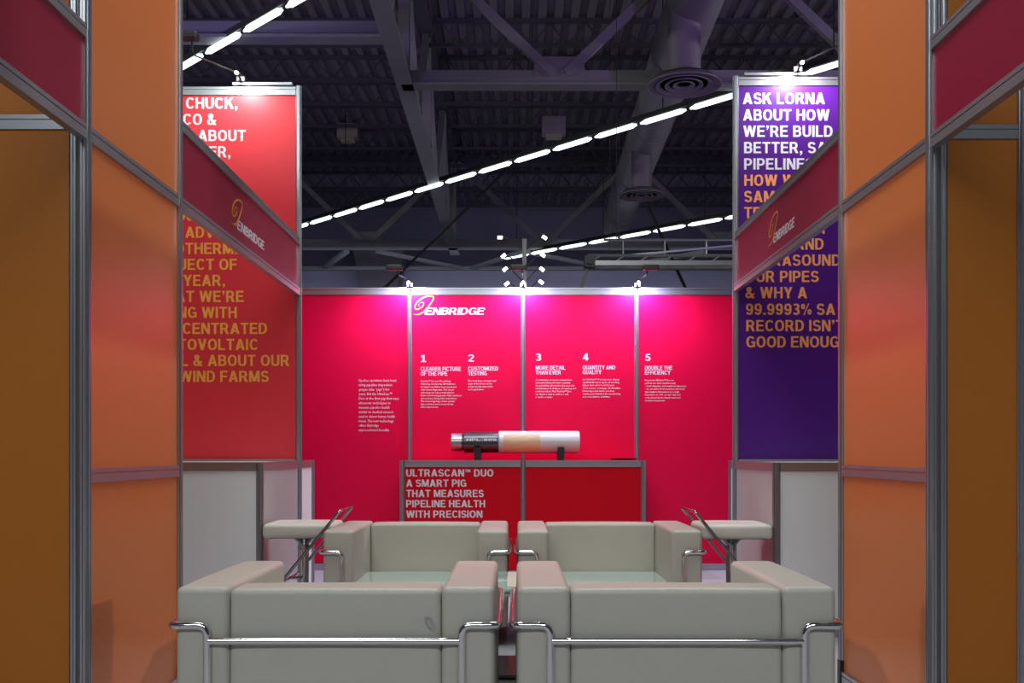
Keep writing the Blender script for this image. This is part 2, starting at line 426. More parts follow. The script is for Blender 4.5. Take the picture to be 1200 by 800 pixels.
# split so the single n-gon caps stay simple
bm = mb.bm
A = [bm.verts.new((a, 9, HD+b)) for a, b in pts]; B = [bm.verts.new((a, 41, HD+b)) for a, b in pts]
for i in range(len(pts)-1): bm.faces.new((A[i], A[i+1], B[i+1], B[i]))
mb.box(-26, 26, 9, 41, HD+.15, HD+.3)
tag(mb.build('ceiling', M['deck']), kind='structure')
wb = tag(MB().box(-26, 26, 40, 40.4, 0, CAMZ+7.1).build('wall_back', M['farwall']), kind='structure')
tag(MB().box(-26, 26, 40.0, 40.4, CAMZ+7.1, HD+.2).build('trim_1', M['farwall2']), kind='structure')

# ---- roof steel
def joist(y, idx):
    t = empty('roof_joist', (0, y, HD), JL[idx], 'roof joist', 'open web joists under the roof deck')
    MB().box(-16, 16, -.06, .06, -.08, 0).build('top_chord', M['joist'], t)
    MB().box(-16, 16, -.05, .05, -.62, -.54).build('bottom_chord', M['joist'], t)
    m_ = MB(); n = 40
    for i in range(n):
        a = -16+i*32/n; b = a+16/n; c = a+32/n
        m_.bar((a, 0, -.08), (b, 0, -.56), .03); m_.bar((b, 0, -.56), (c, 0, -.08), .03)
    tag(m_.build('web', M['joist'], t), kind='stuff')
ORD = ['nearest', 'second', 'third', 'fourth', 'fifth', 'sixth', 'seventh', 'eighth', 'ninth', 'farthest']
JY = [17.2, 20.0, 22.7, 24.8, 26.5, 28.3, 30.4, 32.2, 35.0, 37.5]
JL = [f'dark open web joist under the roof deck, {o} of the row' for o in ORD]
for i, y in enumerate(JY): joist(y, i)

HB = CAMZ+6.6
def cross_truss(y, x0, x1, node, label, deep=.26, top=True):
    t = empty('roof_truss', (0, y, HB), label, 'truss')
    MB().box(x0, x1, -.02, .02, 0, deep).box(x0, x1, -.16, .16, -.05, 0).build('bottom_chord', M['beam'], t)
    if top: MB().box(x0, x1, -.12, .12, 2.75, 2.95).build('top_chord', M['joist'], t)
    k = node
    while k-2.85 > x0: k -= 5.7
    while k < x1 and top:
        for s in (-1, 1):
            xe = k+s*2.85
            if x0-1 < xe < x1+1: MB().bar((k+s*.12, 0, .2), (xe, 0, 2.8), .13, .16).build('diagonal', M['beam'], t)
        MB().box(k-.45, k+.45, -.03, .03, .15, .5).build('gusset', M['beam'], t)
        k += 5.7
    return t
cross_truss(18.4, -2.0, 14, .82, 'grey steel roof truss with a level chord behind the big round diffuser')
cross_truss(16.3, -14, -2.1, -6, 'dim steel cross beam left of the long sloping chord', top=False)
cross_truss(33.0, -14, 14, .96, 'farthest steel truss with V braces above the far hall wall')
t = empty('roof_truss', (-1.95, 18.4, HB), 'long grey truss running away from the viewer above the left side', 'truss')
MB().box(-.15, .15, -9, 15.6, -.05, 0).box(-.02, .02, -9, 15.6, 0, .25).build('bottom_chord', M['beam'], t)
MB().box(-.15, .15, -9, 15.6, 2.7, 2.95).build('top_chord', M['joist'], t)
for yy in (-5, -.2, 4.6, 9.7, 14.6): MB().box(-.1, .1, yy-.1, yy+.1, .2, 2.75).build('strut', M['beam'], t)
for a, b in ((-5, -.2), (-.2, 4.6), (4.6, 9.7), (9.7, 14.6)):
    mid = (a+b)/2
    MB().bar((0, a+.15, 2.7), (0, mid, .2), .14, .16).build('diagonal', M['beam'], t)
    MB().bar((0, mid, .2), (0, b-.15, 2.7), .14, .16).build('diagonal', M['beam'], t)
t = empty('wind_brace', (0, 33, HB-.1), 'zigzag of pale steel braces between the far truss and the far wall', 'brace')
for a, b in (((-6.65, 3), (-5.4, .1)), ((-4.4, .1), (-1.8, 3.2)), ((-1.5, 3.2), (.3, .1)), ((.3, .1), (3.4, 3.2)), ((3.4, 3.2), (6.2, .1))):
    MB().bar((*a, 0), (*b, 0), .18, .1).build('brace_bar', M['beam'], t)
MB().box(-9, 9, 3.1, 3.3, -.06, .06).build('cross_bar', M['beam'], t)

# ---- round duct with two diffusers
t = empty('air_duct', (3.0, 12, CAMZ+7.6), 'fat round ventilation duct running to the far wall under the deck', 'duct')
MB().cyl((-.1, -1, 0), (.42, 22.4, 0), .47, seg=28).build('duct_pipe', M['duct'], t, True)
for i, yy in enumerate((3.2, 7.4, 11.6, 15.8, 20)):
    f = yy/22.4*.5-.08
    MB().cyl((f, yy-.04, 0), (f, yy+.04, 0), .49, seg=28).build('joint_ring', M['duct'], t, True)
def diffuser(x, y, z, r, label):
    t = empty('ceiling_diffuser', (x, y, z), label, 'air diffuser', 'round diffusers on the duct')
    MB().cyl((0, 0, .05), (0, 0, 1.6), r*.45, seg=24).build('neck', M['duct'], t, True)
    for k, (a, h) in enumerate(((1.0, 0), (.76, .03), (.52, .05), (.30, .06))):
        MB().lathe([(r*(a-.19), .14+h), (r*(a-.17), .15+h), (r*a, .0+h*.3), (r*a, -.025+h*.3), (r*(a-.05), -.03+h*.3)] if False else
                   [(r*max(a-.16, .02), .10), (r*a, .02), (r*a, 0), (r*max(a-.12, .01), .03)], 32).build('ring', M['duct'], t, True)
    MB().cyl((0, 0, .10), (0, 0, .13), r*.8, seg=32).build('throat', M['black'], t)
diffuser(2.86, 17.2, CAMZ+6.15, .62, 'large round ring diffuser hanging nearest, above the purple panel side')
diffuser(3.10, 24.8, CAMZ+6.2, .56, 'smaller looking round ring diffuser farther along the duct')

# ---- rows of fluorescent tubes slung diagonally under the roof
def light_row(p, q, label, lead=0):
    p, q = Vector(p), Vector(q); d = (q-p); L = d.length; f = d.normalized()
    t = empty('light_row', p, label, 'lighting', 'diagonal rows of fluorescent tubes')
    n = int(L/1.21)
    for i in range(n):
        a = f*(i*1.21+lead+.045); b = f*(i*1.21+lead+1.165)
        MB().cyl(a+f*.12, b-f*.12, .05, seg=10).cyl(a, a+f*.12, .018, .045, seg=10).cyl(b-f*.12, b, .045, .018, seg=10).build('tube', M['tube'], t, True)
        MB().tube([b+f*.005, b+f*.08], .022, 6).build('socket', M['black'], t, True)
    MB().bar(Vector((0, 0, .11)), f*L+Vector((0, 0, .11)), .05, .1).build('housing', M['black'], t)
    for i in range(0, n, 3):
        a = f*(i*1.21+.6); MB().cyl(a+Vector((0, 0, .15)), a+Vector((0, 0, 2.9)), .012, seg=6).build('hanger', M['black'], t)
HL = CAMZ+6.5
def at(xp, yp, z): 
    Y = F*(z-CAMZ)/(VY-yp); return Vector((px(xp, Y), Y, z))
e1 = at(200, 86, HL); e2 = at(353, -2, HL); dd = (e2-e1)
light_row(e1, e1+dd*2.2, 'row of glowing tubes at the upper left, nearest to the viewer')
e1 = at(349, 266, HL); e2 = at(862, 111, HL); dd = (e2-e1); light_row(e1-dd*.12, e1+dd*1.35, 'longest row of glowing tubes crossing the middle of the roof')
e1 = at(860, 254, HL-.05); e2 = at(590, 303, HL-.05); light_row(e2+(e1-e2)*0, e2+(e1-e2)*1.15, 'farthest row of glowing tubes, low above the pink back wall')

# ---- small hall fittings
t = empty('unit_heater', (px(408, 30), 30, pz(163, 30)), 'small beige hanging heater box left of the long truss', 'heater')
MB().box(-.3, .3, -.2, .2, 0, .42, .02).build('body', M['heater'], t); MB().box(-.2, .2, -.12, .12, -.1, 0).build('louvre', M['heater'], t)
t = empty('unit_heater', (px(649, 26), 26, pz(158, 26)), 'small dim heater box above the middle tube row', 'heater')
MB().box(-.3, .3, -.2, .2, 0, .42, .02).build('body', M['duct'], t); MB().box(-.2, .2, -.12, .12, -.1, 0).build('louvre', M['heater'], t)
mb = MB(); Y = 38.8
v = [(413, 290), (474, 290), (466, 336), (423, 336)]
mb.prism([(px(a, Y), pz(b, Y)) for a, b in v], (0, Y, 0), (0, 1.2, 0), (1, 0, 0), (0, 0, 1))
tag(mb.build('duct_hood', M['duct']), 'tapered grey duct hood hanging at the far wall, left', 'duct')
for (a, b, lab) in (((593, 200, 26), (452, 336, 25), 'black sloping cable left of the small lamp mast'), ((757, 237, 22), (803, 337, 21), 'black sloping cable below the small round diffuser')):
    p = Vector((px(a[0], a[2]), a[2], pz(a[1], a[2]))); q = Vector((px(b[0], b[2]), b[2], pz(b[1], b[2])))
    q = p+(q-p)*(p.z/(p.z-q.z))
    mb = MB().tube([p, q], .035, 8); tag(mb.build('cable', M['black'], None, True, loc=p), lab, 'cable')
# aluminium lighting truss of a booth behind
Y = 14.0
t = empty('lighting_truss', (px(690, Y), Y, pz(308, Y)), 'pale aluminium lighting truss above the right end of the back wall', 'truss')
for (dy, dz) in ((0, 0), (.35, 0), (.17, .13)):
    MB().cyl((0, dy, dz), (2.6, dy, dz), .025 if dz else .03, seg=10).build('chord', M['beam'], t, True)
MB().box(0.05, 2.6, -.03, .03, -.035, .03).build('boom', M['aludark'], t)
for i in range(8):
    MB().cyl((i*.33, 0, 0), (i*.33+.17, .17, .13), .012, seg=6).build('lacing', M['beam'], t)
MB().box(-.06, .08, -.1, .1, -.07, .09).cyl((.01, -.1, .01), (.01, -.13, .01), .05).build('end_box', M['black'], t)
MB().bar((-.02, 0, -.05), (-.16, 0, -.6), .05, .05).bar((-.16, 0, -.6), (-.16, 0, -pz(308, 14)), .05, .05).build('prop', M['beam'], t)
t = empty('lighting_truss', (px(700, 16), 16, pz(281, 16)), 'thin upper lighting boom high above the right end of the back wall', 'truss')
MB().cyl((.1, 0, 0), (2.9, 0, 0), .02, seg=8).build('chord', M['alu'], t)
for i in range(4): MB().cyl((.4+i*.65, 0, 0), (.4+i*.65, 0, -.28), .012, seg=6).build('drop_rod', M['alu'], t)
MB().bar((.4, 0, -.25), (2.9, 0, -.02), .03).build('brace_bar', M['alu'], t)
for x in (.3, 2.7): MB().cyl((x, 0, 0), (x, 0, HD-pz(281, 16)), .006, seg=6).build('hanger', M['black'], t)
t = empty('hanging_sign', (px(720, 20), 20, pz(313, 20)), 'tiny pale blue sign hanging under the lighting truss', 'sign')
MB().box(-.11, .11, -.01, .01, -.03, .03).build('board', mat('pale_blue', (.25, .25, .55), .5), t)
for x in (-.09, .09): MB().cyl((x, 0, .03), (x, 0, HD-pz(313, 20)), .005, seg=6).build('hanger', M['black'], t)
# small lamp mast behind the back wall
Y = 9.25
t = empty('lamp_mast', (px(614.5, Y), Y, 0), 'slim grey mast with eight small lit lamps behind the pink wall', 'lamp')
MB().cyl((0, 0, 0), (0, 0, pz(280, Y)), .02, seg=14).build('mast', M['beam'], t, True)
MB().cyl((0, 0, 0), (0, 0, .03), .2, seg=24).build('base', M['black'], t, True)
for (a, b, ra) in ((586, 279, 0), (638, 279, -35), (590, 300.5, 40), (636, 299.6, -35), (592, 316, 40), (635, 316, -40), (594, 333, 40), (634, 331, -38)):
    X = (a-614.5)*Y/F; Z = pz(b, Y); s = 1 if X > 0 else -1
    ar = MB().tube([(0, 0, Z-.12), (X*.5, 0, Z-.03), (X-s*.03, -.02, Z+.01)], .005, 6, .02).build('arm', M['black'], t)
    d = Vector((math.cos(R(ra)), 0, math.sin(R(ra))))*.022
    c = Vector((X, -.03, Z)); MB().cyl(c-d, c+d, .0145, seg=12).build('lamp_head', M['led'], t, True)

# ================================================================== BACK DISPLAY WALL
YB = 8.99
BX = [-1.915, -.915, .08, 1.078, 2.075]; TOP = 2.475
bw = empty('display_wall', (0, YB, 0), 'long pink-red exhibition back wall with aluminium posts and white printed text', 'display wall')
for x in BX: post(bw, x, 0, 0, TOP)
panels = []
for a, b in zip(BX, BX[1:]):
    rail(bw, (a+.02, 0, TOP), (b-.02, 0, TOP), .062)
    rail(bw, (a+.02, 0, .055), (b-.02, 0, .055), .05)
    panels.append(panel(bw, (a+.015, 0), (b-.015, 0), .04, TOP-.05, 'pinkred'))
YP = -.0032
def btext(i, s, xp, yp, cap_px, endx=None, m='txtwhite', fn=None, **k):
    Yw = YB+YP; o = Vector((px(xp, Yw), YP, pz(yp, Yw)))
    fit = None if endx is None else (endx-xp)*Yw/F
    return (fn or caps)(s, cap_px*Yw/F, m, panels[i], o, (1, 0, 0), (0, 0, 1), fit=fit, **k)
btext(1, 'ENBRIDGE', 497.5, 368.6, 8.4, 566.5, italic=.15, gap=.05)
btext(1, '\u00b7', 567.4, 362.6, 3, 568.8)
Yw = YB+YP
ribbon([(a*Yw/F, b*.93*Yw/F) for a, b in EMB], 1.6*Yw/F, .002, (px(484.5, Yw), YP, pz(368, Yw)), (1, 0, 0), (0, 0, 1), 'txtgold', panels[1])
H = dict(gap=.06)
for (i, n, x, y, e, l1, e1, l2, e2) in ((1, '1', 492.8, 424, 499.6, 'CLEARER PICTURE', 540.2, 'OF THE PIPE', 524.2), (1, '2', 548.5, 423.6, 555.5, 'CUSTOMIZED', 583.8, 'TESTING', 570.6),
        (2, '3', 627.6, 422.6, 634.4, 'MORE DETAIL', 662.5, 'THAN EVER', 657.3), (2, '4', 682.7, 422.3, 690, 'QUANTITY AND', 721, 'QUALITY', 704.8), (3, '5', 755.7, 422.8, 762.4, 'DOUBLE THE', 787.9, 'EFFICIENCY', 785.7)):
    btext(i, n, x, y, 8.4, e, **H); btext(i, l1, x, y+10.4, 4.7, e1, **H); btext(i, l2, x, y+16, 4.7, e2, **H)
def para(i, x, y, pitch, cap, lines, wmax, italic=0):
    top = max(len(s) for s in lines)
    for k, s in enumerate(lines):
        btext(i, s, x, y+k*pitch, cap, x+(wmax-x)*len(s)/top, fn=letters, res=1, bold=.012, italic=italic, name='small_lettering')
para(1, 493, 447.3, 3.37, 2.0, ['UltraScan\u2122 Duo uses Phased Array', 'Technology developed by GE Healthcare', 'for higher resolution tools, speed and', 'with robust diagnostics. This sensor', 'technology can help prevent pipeline', 'failure by achieving greater data resolution', 'and accuracy during inline inspections.', 'This technology helps deliver greater', 'data resolution and accuracy during', 'inline inspections.'], 541)
para(1, 548.5, 447, 3.37, 2.0, ['The focal lines, strength and', 'angle of the beams can be', 'electronically tailored to', 'each application.'], 581)
para(2, 627.6, 445.8, 3.37, 2.0, ['A combination of separate perpendicular', 'and angled ultrasonic beams optimizes', 'the probability of both the detection and', 'identification of all types of cracking and', 'metal loss defects. The UltraScan\u2122 Duo', 'can detect a crack as small as 1 mm', 'in depth or wider.'], 675)
para(2, 682.7, 445.4, 3.37, 2.0, ['An UltraScan\u2122 Duo inspection detects', 'significantly more types of cracking', 'shapes than other tools because', 'of its sensor coverage. It identifies', 'defect type and depth, and then', 'enables prioritization for monitoring', 'and remediation activities.'], 727)
para(3, 755.7, 446.3, 3.4, 2.0, ['Because the UltraScan\u2122 Duo can', 'perform two tasks simultaneously', '- crack detection and metal loss inspection', '- we can gather both metal loss and crack-', 'type feature information in a single', 'inspection run. We can also align and', 'comprehensively the data for improved', 'integrity management.'], 804)
para(0, 420.3, 447, 5.28, 3.1, ['Pipeline operators have been', 'using pipeline inspection', 'gauges (aka \u201cpigs\u201d) for', 'years. But the UltraScan\u2122', 'Duo is the first pig that uses', 'ultrasonic techniques to', 'measure pipeline health', 'similar to medical sensors', 'used to detect human health', 'issues. The new technology', 'offers Enbridge', 'unprecedented benefits.'], 467.5, .12)

# side walls of the booth behind the text panels (close the alcove)
LX, RX = -1.457, 1.465
LA, LB_, LC = 6.94, 4.44, 3.48
RA, RB, RC = 6.76, 4.554, 3.587
TALL = 3.51

# ---- arm lamps over walls
def arm_lamp(foot, out, label, power, headz=.16, color=(1, .93, 1.0), group=None, bar=False, aim=None):
    """clamp on a wall top at foot, arm reaching 'out', flood head shining back at the wall"""
    foot, out = Vector(foot), Vector(out)
    t = empty('arm_lamp', foot, label, 'lamp', group)
    MB().box(-.03, .03, -.03, .03, 0, .04, .005).build('clamp', M['black'], t)
    hd = out+Vector((0, 0, headz)); sg = 1 if hd.x >= 0 else -1
    MB().tube([(0, 0, .02), (0, 0, .06), (hd.x-sg*.03, hd.y, .08), hd+Vector((-sg*.03, 0, .02))], .006, 8, .03).build('arm', M['black'], t)
    hw = .07
    MB().box(hd.x-hw, hd.x+hw, hd.y-.04, hd.y+.03, hd.z, hd.z+.05, .012).build('lamp_head', M['black'], t)
    MB().box(hd.x-hw+.01, hd.x+hw-.01, hd.y+.03, hd.y+.034, hd.z+.008, hd.z+.042).build('lens', M['led'], t)
    # small bulb just in front of the top rail
    MB().tube([(0, -.02, .02), (0, -.11, .03)], .006, 8).build('bulb_arm', M['black'], t)
    MB().cyl((0, -.11, .03), (0, -.13, .025), .012, seg=12).build('bulb', M['led'], t)
    p = foot+Vector((0, -.24, .07)); tg = foot+(Vector(aim) if aim else Vector((0, .1, -.85)))
    spot('arm_lamp_light', p, tg, power, 165, .8, color, .025)
    return t
G = 'arm lamps on top of the exhibition walls'
for (xp, lab) in ((480.5, 'black arm lamp on top of the pink wall above the white company name'), (613, 'black arm lamp on top of the pink wall in front of the lamp mast'), (746.5, 'black arm lamp on top of the pink wall, rightmost of its three')):
    arm_lamp((px(xp, YB), YB, TOP), ((-.11 if xp < 500 else -.04 if xp < 700 else .09), -.22, 0), lab, 80, .11, (.70, .60, 1), G)

# ================================================================== RED DISPLAY COUNTER
YC = 8.5
ct = empty('display_counter', (0, YC, 0), 'red counter with white lettering carrying the metal gauge before the back wall', 'counter')
CX = [-.925, .078, 1.075]
for x in CX:
    post(ct, x, 0, 0, .965, 'aludark'); 
for x in (CX[0], CX[2]): post(ct, x, .44, 0, .945, 'aludark')
cp = []
for a, b in zip(CX, CX[1:]):
    rail(ct, (a+.02, 0, .965), (b-.02, 0, .965), .055); rail(ct, (a+.02, 0, .05), (b-.02, 0, .05), .05)
    cp.append(panel(ct, (a+.015, 0), (b-.015, 0), .04, .915, 'counter_red', name='front_panel'))
for x in (CX[0], CX[2]):
    rail(ct, (x, .02, .945), (x, .42, .945), .05); panel(ct, (x, .02), (x, .42), .04, .90, 'counter_red', name='side_panel')
MB().box(CX[0]-.01, CX[2]+.01, .012, .46, .947, .963).build('counter_top', M['counter_red'], ct)
for (s, y, e) in (('ULTRASCAN\u2122 DUO', 558.1, 578.2), ('A SMART PIG', 570.1, 546.4), ('THAT MEASURES', 582.2, 566.8), ('PIPELINE HEALTH', 594.2, 568.5), ('WITH PRECISION', 606.4, 565.4)):
    Yw = YC-.0032
    caps(s, 8.4*Yw/F, 'txtwhite', cp[0], (px(476, Yw), -.0032, pz(y, Yw)), (1, 0, 0), (0, 0, 1), fit=(e-476)*Yw/F)

# ---- inspection gauge on black stands
YG = 8.72; zc = .965+.06+.092
g = empty('inspection_gauge', (px(603.5, YG), YG, .965), 'cylindrical gunmetal and white inspection gauge lying on two black stands', 'device')
def gx(x): return (x-603.5)*YG/F
RG = .093; c = zc-.965
def gc(a, b, r, m, n, lip=.004):
    L = gx(b)-gx(a); mx = Matrix.Translation((gx(a), 0, c)) @ Matrix.Rotation(R(90), 4, 'Y')
    return MB().lathe([(r-lip, 0), (r, lip), (r, L-lip), (r-lip, L)], 40, mx).build(n, M[m], g, True)
gc(529, 542, RG*.83, 'gunlight', 'end_cap'); gc(541.5, 545, RG*.74, 'gun', 'neck_ring')
b_ = gc(543.5, 584.5, RG*.97, 'gun', 'barrel', .006)
gc(584.3, 679, RG*1.03, 'gaugewhite', 'sleeve', .008)
caps('HPL-900', .020, 'txtwhite', b_, (gx(547.5), -RG*.97-.0004, c+.012), (1, 0, 0), Vector((0, .28, 1)).normalized(), fit=gx(582)-gx(547.5))
# curved tan window set into the sleeve
mb = MB(); n = 14
rows = []
for i in range(n+1):
    a = R(205)+R(-95)*i/n; a = R(-62+i*112/n)
    rows.append([mb.bm.verts.new((xx, -math.cos(a)*rr, c+math.sin(a)*rr)) for xx in (gx(590.5), gx(632.5)) for rr in (RG*1.03+.001, RG*1.03+.004)])
for a, b in zip(rows, rows[1:]):
    for (i, j) in ((1, 3), (3, 2), (2, 0), (0, 1)): mb.bm.faces.new((a[i], a[j], b[j], b[i]))
mb.build('wood_window', M['tan'], g, True)
a = R(-60)
MB().bar((gx(590.5), -math.cos(a)*RG*1.07, c+math.sin(a)*RG*1.07), (gx(632.5), -math.cos(a)*RG*1.07, c+math.sin(a)*RG*1.07), .006).build('window_edge', M['brown'], g)
for a, b in ((556, 564), (653, 660.5)):
    s = empty('gauge_stand', (px((a+b)/2, YG), YG, .965), 'black stand under the %s of the gauge' % ('dark barrel end' if a < 600 else 'white end'), 'stand', 'stands under the gauge')
    h = (gx(b)-gx(a))/2
    MB().box(-h, h, -.105, .105, 0, .012).build('base', M['black'], s)
    MB().box(-h, h, -.10, .10, .012, .056).build('body', M['black'], s)
    for sg in (-1, 1): MB().box(-h, h, sg*.1-.006, sg*.1+.006, .012, .11).build('cradle_cheek', M['black'], s)
t = empty('tray', (px(731, 8.7), 8.7, .965), 'flat black oval tray on the right end of the red counter', 'tray')
mx = Matrix.Diagonal((.115, .09, 1, 1))
MB().lathe([(.7, .0), (.95, .004), (1, .016), (.93, .016), (.7, .008)], 32, mx).build('dish', M['black'], t, True)
MB().lathe([(.5, .0085), (.5, .012), (.1, .014)], 24, mx).build('inlay', M['steel'], t, True)

# ================================================================== TALL TEXT PANELS (face the viewer)
def text_wall(name, label, X, Y, sgn, m, mlab):
    t = empty('banner_wall', (X, Y, 0), label, 'display wall')
    x2 = sgn*(1.4 if sgn < 0 else 1.0)
    post(t, 0, 0, 0, TALL); post(t, x2, 0, 0, TALL)
    a, b = min(0, x2)+.02, max(0, x2)-.02
    rail(t, (a, 0, TALL-.006), (b, 0, TALL-.006), .055); rail(t, (a, 0, .985), (b, 0, .985), .05)
    p = panel(t, (a-.005, 0), (b+.005, 0), .96, TALL-.05, m)
    panel(t, (a-.005, 0), (b+.005, 0), .04, .945, 'whitelam', name='lower_panel')
    return t, p
lt, lp = text_wall('left', 'tall coral-red wall panel with white and ochre lettering, left side', LX, LA, -1, 'coral', '')
rt, rp = text_wall('right', 'tall purple wall panel with white and orange lettering, right side', RX, RA, 1, 'purple', '')
XS = 1.045
def wtext(par, base, s, xp, y, m, align, cap=13.1, xs=XS):
    Yw = base.y-.0035
    caps(s, cap*Yw/F, m, par, (px(xp, Yw)-base.x, -.0035, pz(y, Yw)), (1, 0, 0), (0, 0, 1), xs=xs, align=align)
bl = Vector((LX, LA, 0)); br = Vector((RX, RA, 0))
LT = [('ASK CHUCK,', 278.5, 127.3, 'w'), ('MARCO &', 253.8, 146.3, 'w'), ('JOE ABOUT', 288, 165.3, 'w'), ('AMBER,', 270.5, 184.4, 'w'),
      ('OUT', 239, 258.8, 'o'), ('FIRST ADV', 251, 278.6, 'o'), ('GEOTHERMAL', 295.5, 297.5, 'o'), ('PROJECT OF', 277.6, 316.2, 'o'), ('THE YEAR,', 264, 335, 'o'),
      ("WHAT WE\u2019RE", 285.6, 353.7, 'o'), ('DOING WITH', 277.6, 372.5, 'o'), ('CONCENTRATED', 313, 391.2, 'o'), ('PHOTOVOLTAIC', 302.5, 410, 'o'), ('OIL & ABOUT OUR', 339.2, 428.7, 'o'), ('WIND FARMS', 315, 447.4, 'o')]
for s, e, y, k in LT: wtext(lp, bl, s, e, y, 'txtwhite' if k == 'w' else 'txtochre', 'RIGHT')
RT = [('ASK LORNA', 870.6, 121.9), ('ABOUT HOW', 870.8, 141.2), ("WE\u2019RE BUILD", 871, 160.3), ('BETTER, SA', 872, 179.5), ('PIPELINES', 872, 198.6), ('HOW WE', 872.2, 217.7), ('SAME', 872, 236.8),
      ('TECHNOLOGY', 872, 255.7), ('GAUGE, WH', 872.6, 273.8), ('X-RAY AND', 872.8, 292.4), ('ULTRASOUND', 873, 311.3), ('OUR PIPES', 874, 330.4), ('& WHY A', 873.5, 349.4), ('99.9993% SA', 874, 368.8), ("RECORD ISN\u2019T", 874.5, 388), ('GOOD ENOUGH', 874.5, 407)]
for i, (s, e, y) in enumerate(RT): wtext(rp, br, s, e, y, 'txtwhite' if i < 5 else 'txtorange', 'LEFT', 13.2)
for (par, X, Y, a, b, g0) in ((lt, LX, LA, 273, 343, 283), (rt, RX, RA, 872, 946, 934)):
    MB().box(px(a, Y)-X, px(b, Y)-X, -.02, .03, TALL+.002, TALL+.022, .003).build('mounting_bar', M['alu'], par)
arm_lamp((px(283, LA), LA, TALL+.02), (-.27, -.30, 0), 'black arm lamp on top of the coral-red lettered panel', 28, .17, (.95, 1, .95), G)
arm_lamp((px(934, RA), RA, TALL+.02), (.24, -.30, 0), 'black arm lamp on top of the purple lettered panel', 46, .20, (1, .9, 1.0), G)

# ================================================================== FASCIAS, SIDE WALLS
FT, FB = 2.475, 2.14
def fascia(label, X, y0, y1, m, logo=None, own_posts=()):
    t = empty('header_board', (X, y0, 0), label, 'header board', 'maroon header boards along both sides')
    L = y1-y0
    rail(t, (0, .02, FT), (0, L-.02, FT), .045, .03, 'aludark'); rail(t, (0, .02, FB), (0, L-.02, FB), .05, .03, 'aludark')
    p = panel(t, (0, .02), (0, L-.02), FB-.01, FT-.03, 'maroon')
    for yy, zt in own_posts: post(t, 0, yy-y0, 0, zt)
    if logo:
        s = 1 if X < 0 else -1     # text reads towards +Y on the left wall, towards -Y on the right wall
        ya, yb = logo
        o = (s*.0036, ya-y0, 2.205)
        caps('ENBRIDGE', .052, 'txtwhite', p, o, (0, s, 0), (0, 0, 1), fit=abs(yb-ya), italic=.1, gap=.05)
        ribbon([(a*.0088, b*.0066) for a, b in EMB], .011, .002, (s*.0036, ya-y0-s*.11, 2.215), (0, s, 0), (0, 0, 1), 'txtgold', p)
    return t
fascia('maroon header board with company name on the left, between orange wall and coral panel', LX, LB_, LA, 'maroon', (5.38, 5.96))
fascia('maroon header board with company name on the right, before the purple panel', RX, RB, RA, 'maroon', (5.76, 5.33))
fascia('maroon header board without lettering at the left picture edge', LX, 2.2, LC, 'maroon', None, ((2.2, TALL),))
fascia('maroon header board without lettering at the right picture edge', RX, 2.2, RC, 'maroon', None, ((2.2, TALL),))
def side_wall(label, X, y0, y1):
    t = empty('side_wall', (X, y0, 0), label, 'display wall', 'orange side walls')
    L = y1-y0; H_ = 4.45
    for yy in (0, L):
        post(t, 0, yy, .11, H_)
        MB().box(-.02, .02, yy-.02, yy+.02, 0, .11, .003).build('foot', M['black'], t)
    rail(t, (0, .02, .975), (0, L-.02, .975), .05, .03, 'aludark'); rail(t, (0, .02, FB), (0, L-.02, FB), .05, .03, 'aludark')
    rail(t, (0, .02, H_), (0, L-.02, H_), .05, .03, 'alu'); rail(t, (0, .02, .06), (0, L-.02, .06), .05, .03, 'alu')
    panel(t, (0, .015), (0, L-.015), .05, .93, 'orange', name='lower_panel')
    panel(t, (0, .015), (0, L-.015), .97, FB-.045, 'orange', name='middle_panel')
    panel(t, (0, .015), (0, L-.015), FB-.005, H_-.04, 'orange', name='upper_panel')
side_wall('glossy orange side wall of three stacked panels on the left', LX, LC, LB_)
side_wall('glossy orange side wall of three stacked panels on the right', RX, RC, RB)
def partition(label, X, Y, sgn, posts):
    t = empty('partition_wall', (X, Y, 0), label, 'display wall', 'ochre partition walls')
    H_ = TALL+.4; xs = [sgn*p for p in posts]
    for x in xs: post(t, x, 0, 0, H_)
    for a, b in zip(xs, xs[1:]):
        a, b = min(a, b)+.018, max(a, b)-.018
        rail(t, (a, 0, 2.185), (b, 0, 2.185), .05); rail(t, (a, 0, H_), (b, 0, H_), .05); rail(t, (a, 0, .06), (b, 0, .06), .05)
        panel(t, (a, 0), (b, 0), .05, 2.14, 'ochre', name='lower_panel'); panel(t, (a, 0), (b, 0), 2.18, H_-.04, 'ochre', name='upper_panel')
partition('dull ochre partition of tall panels at the left picture edge', LX-.045, LC+.03, -1, (0, .99, 1.98))
partition('dull ochre partition of tall panels at the right picture edge', RX+.045, RC+.03, 1, (0, .285, 1.27))

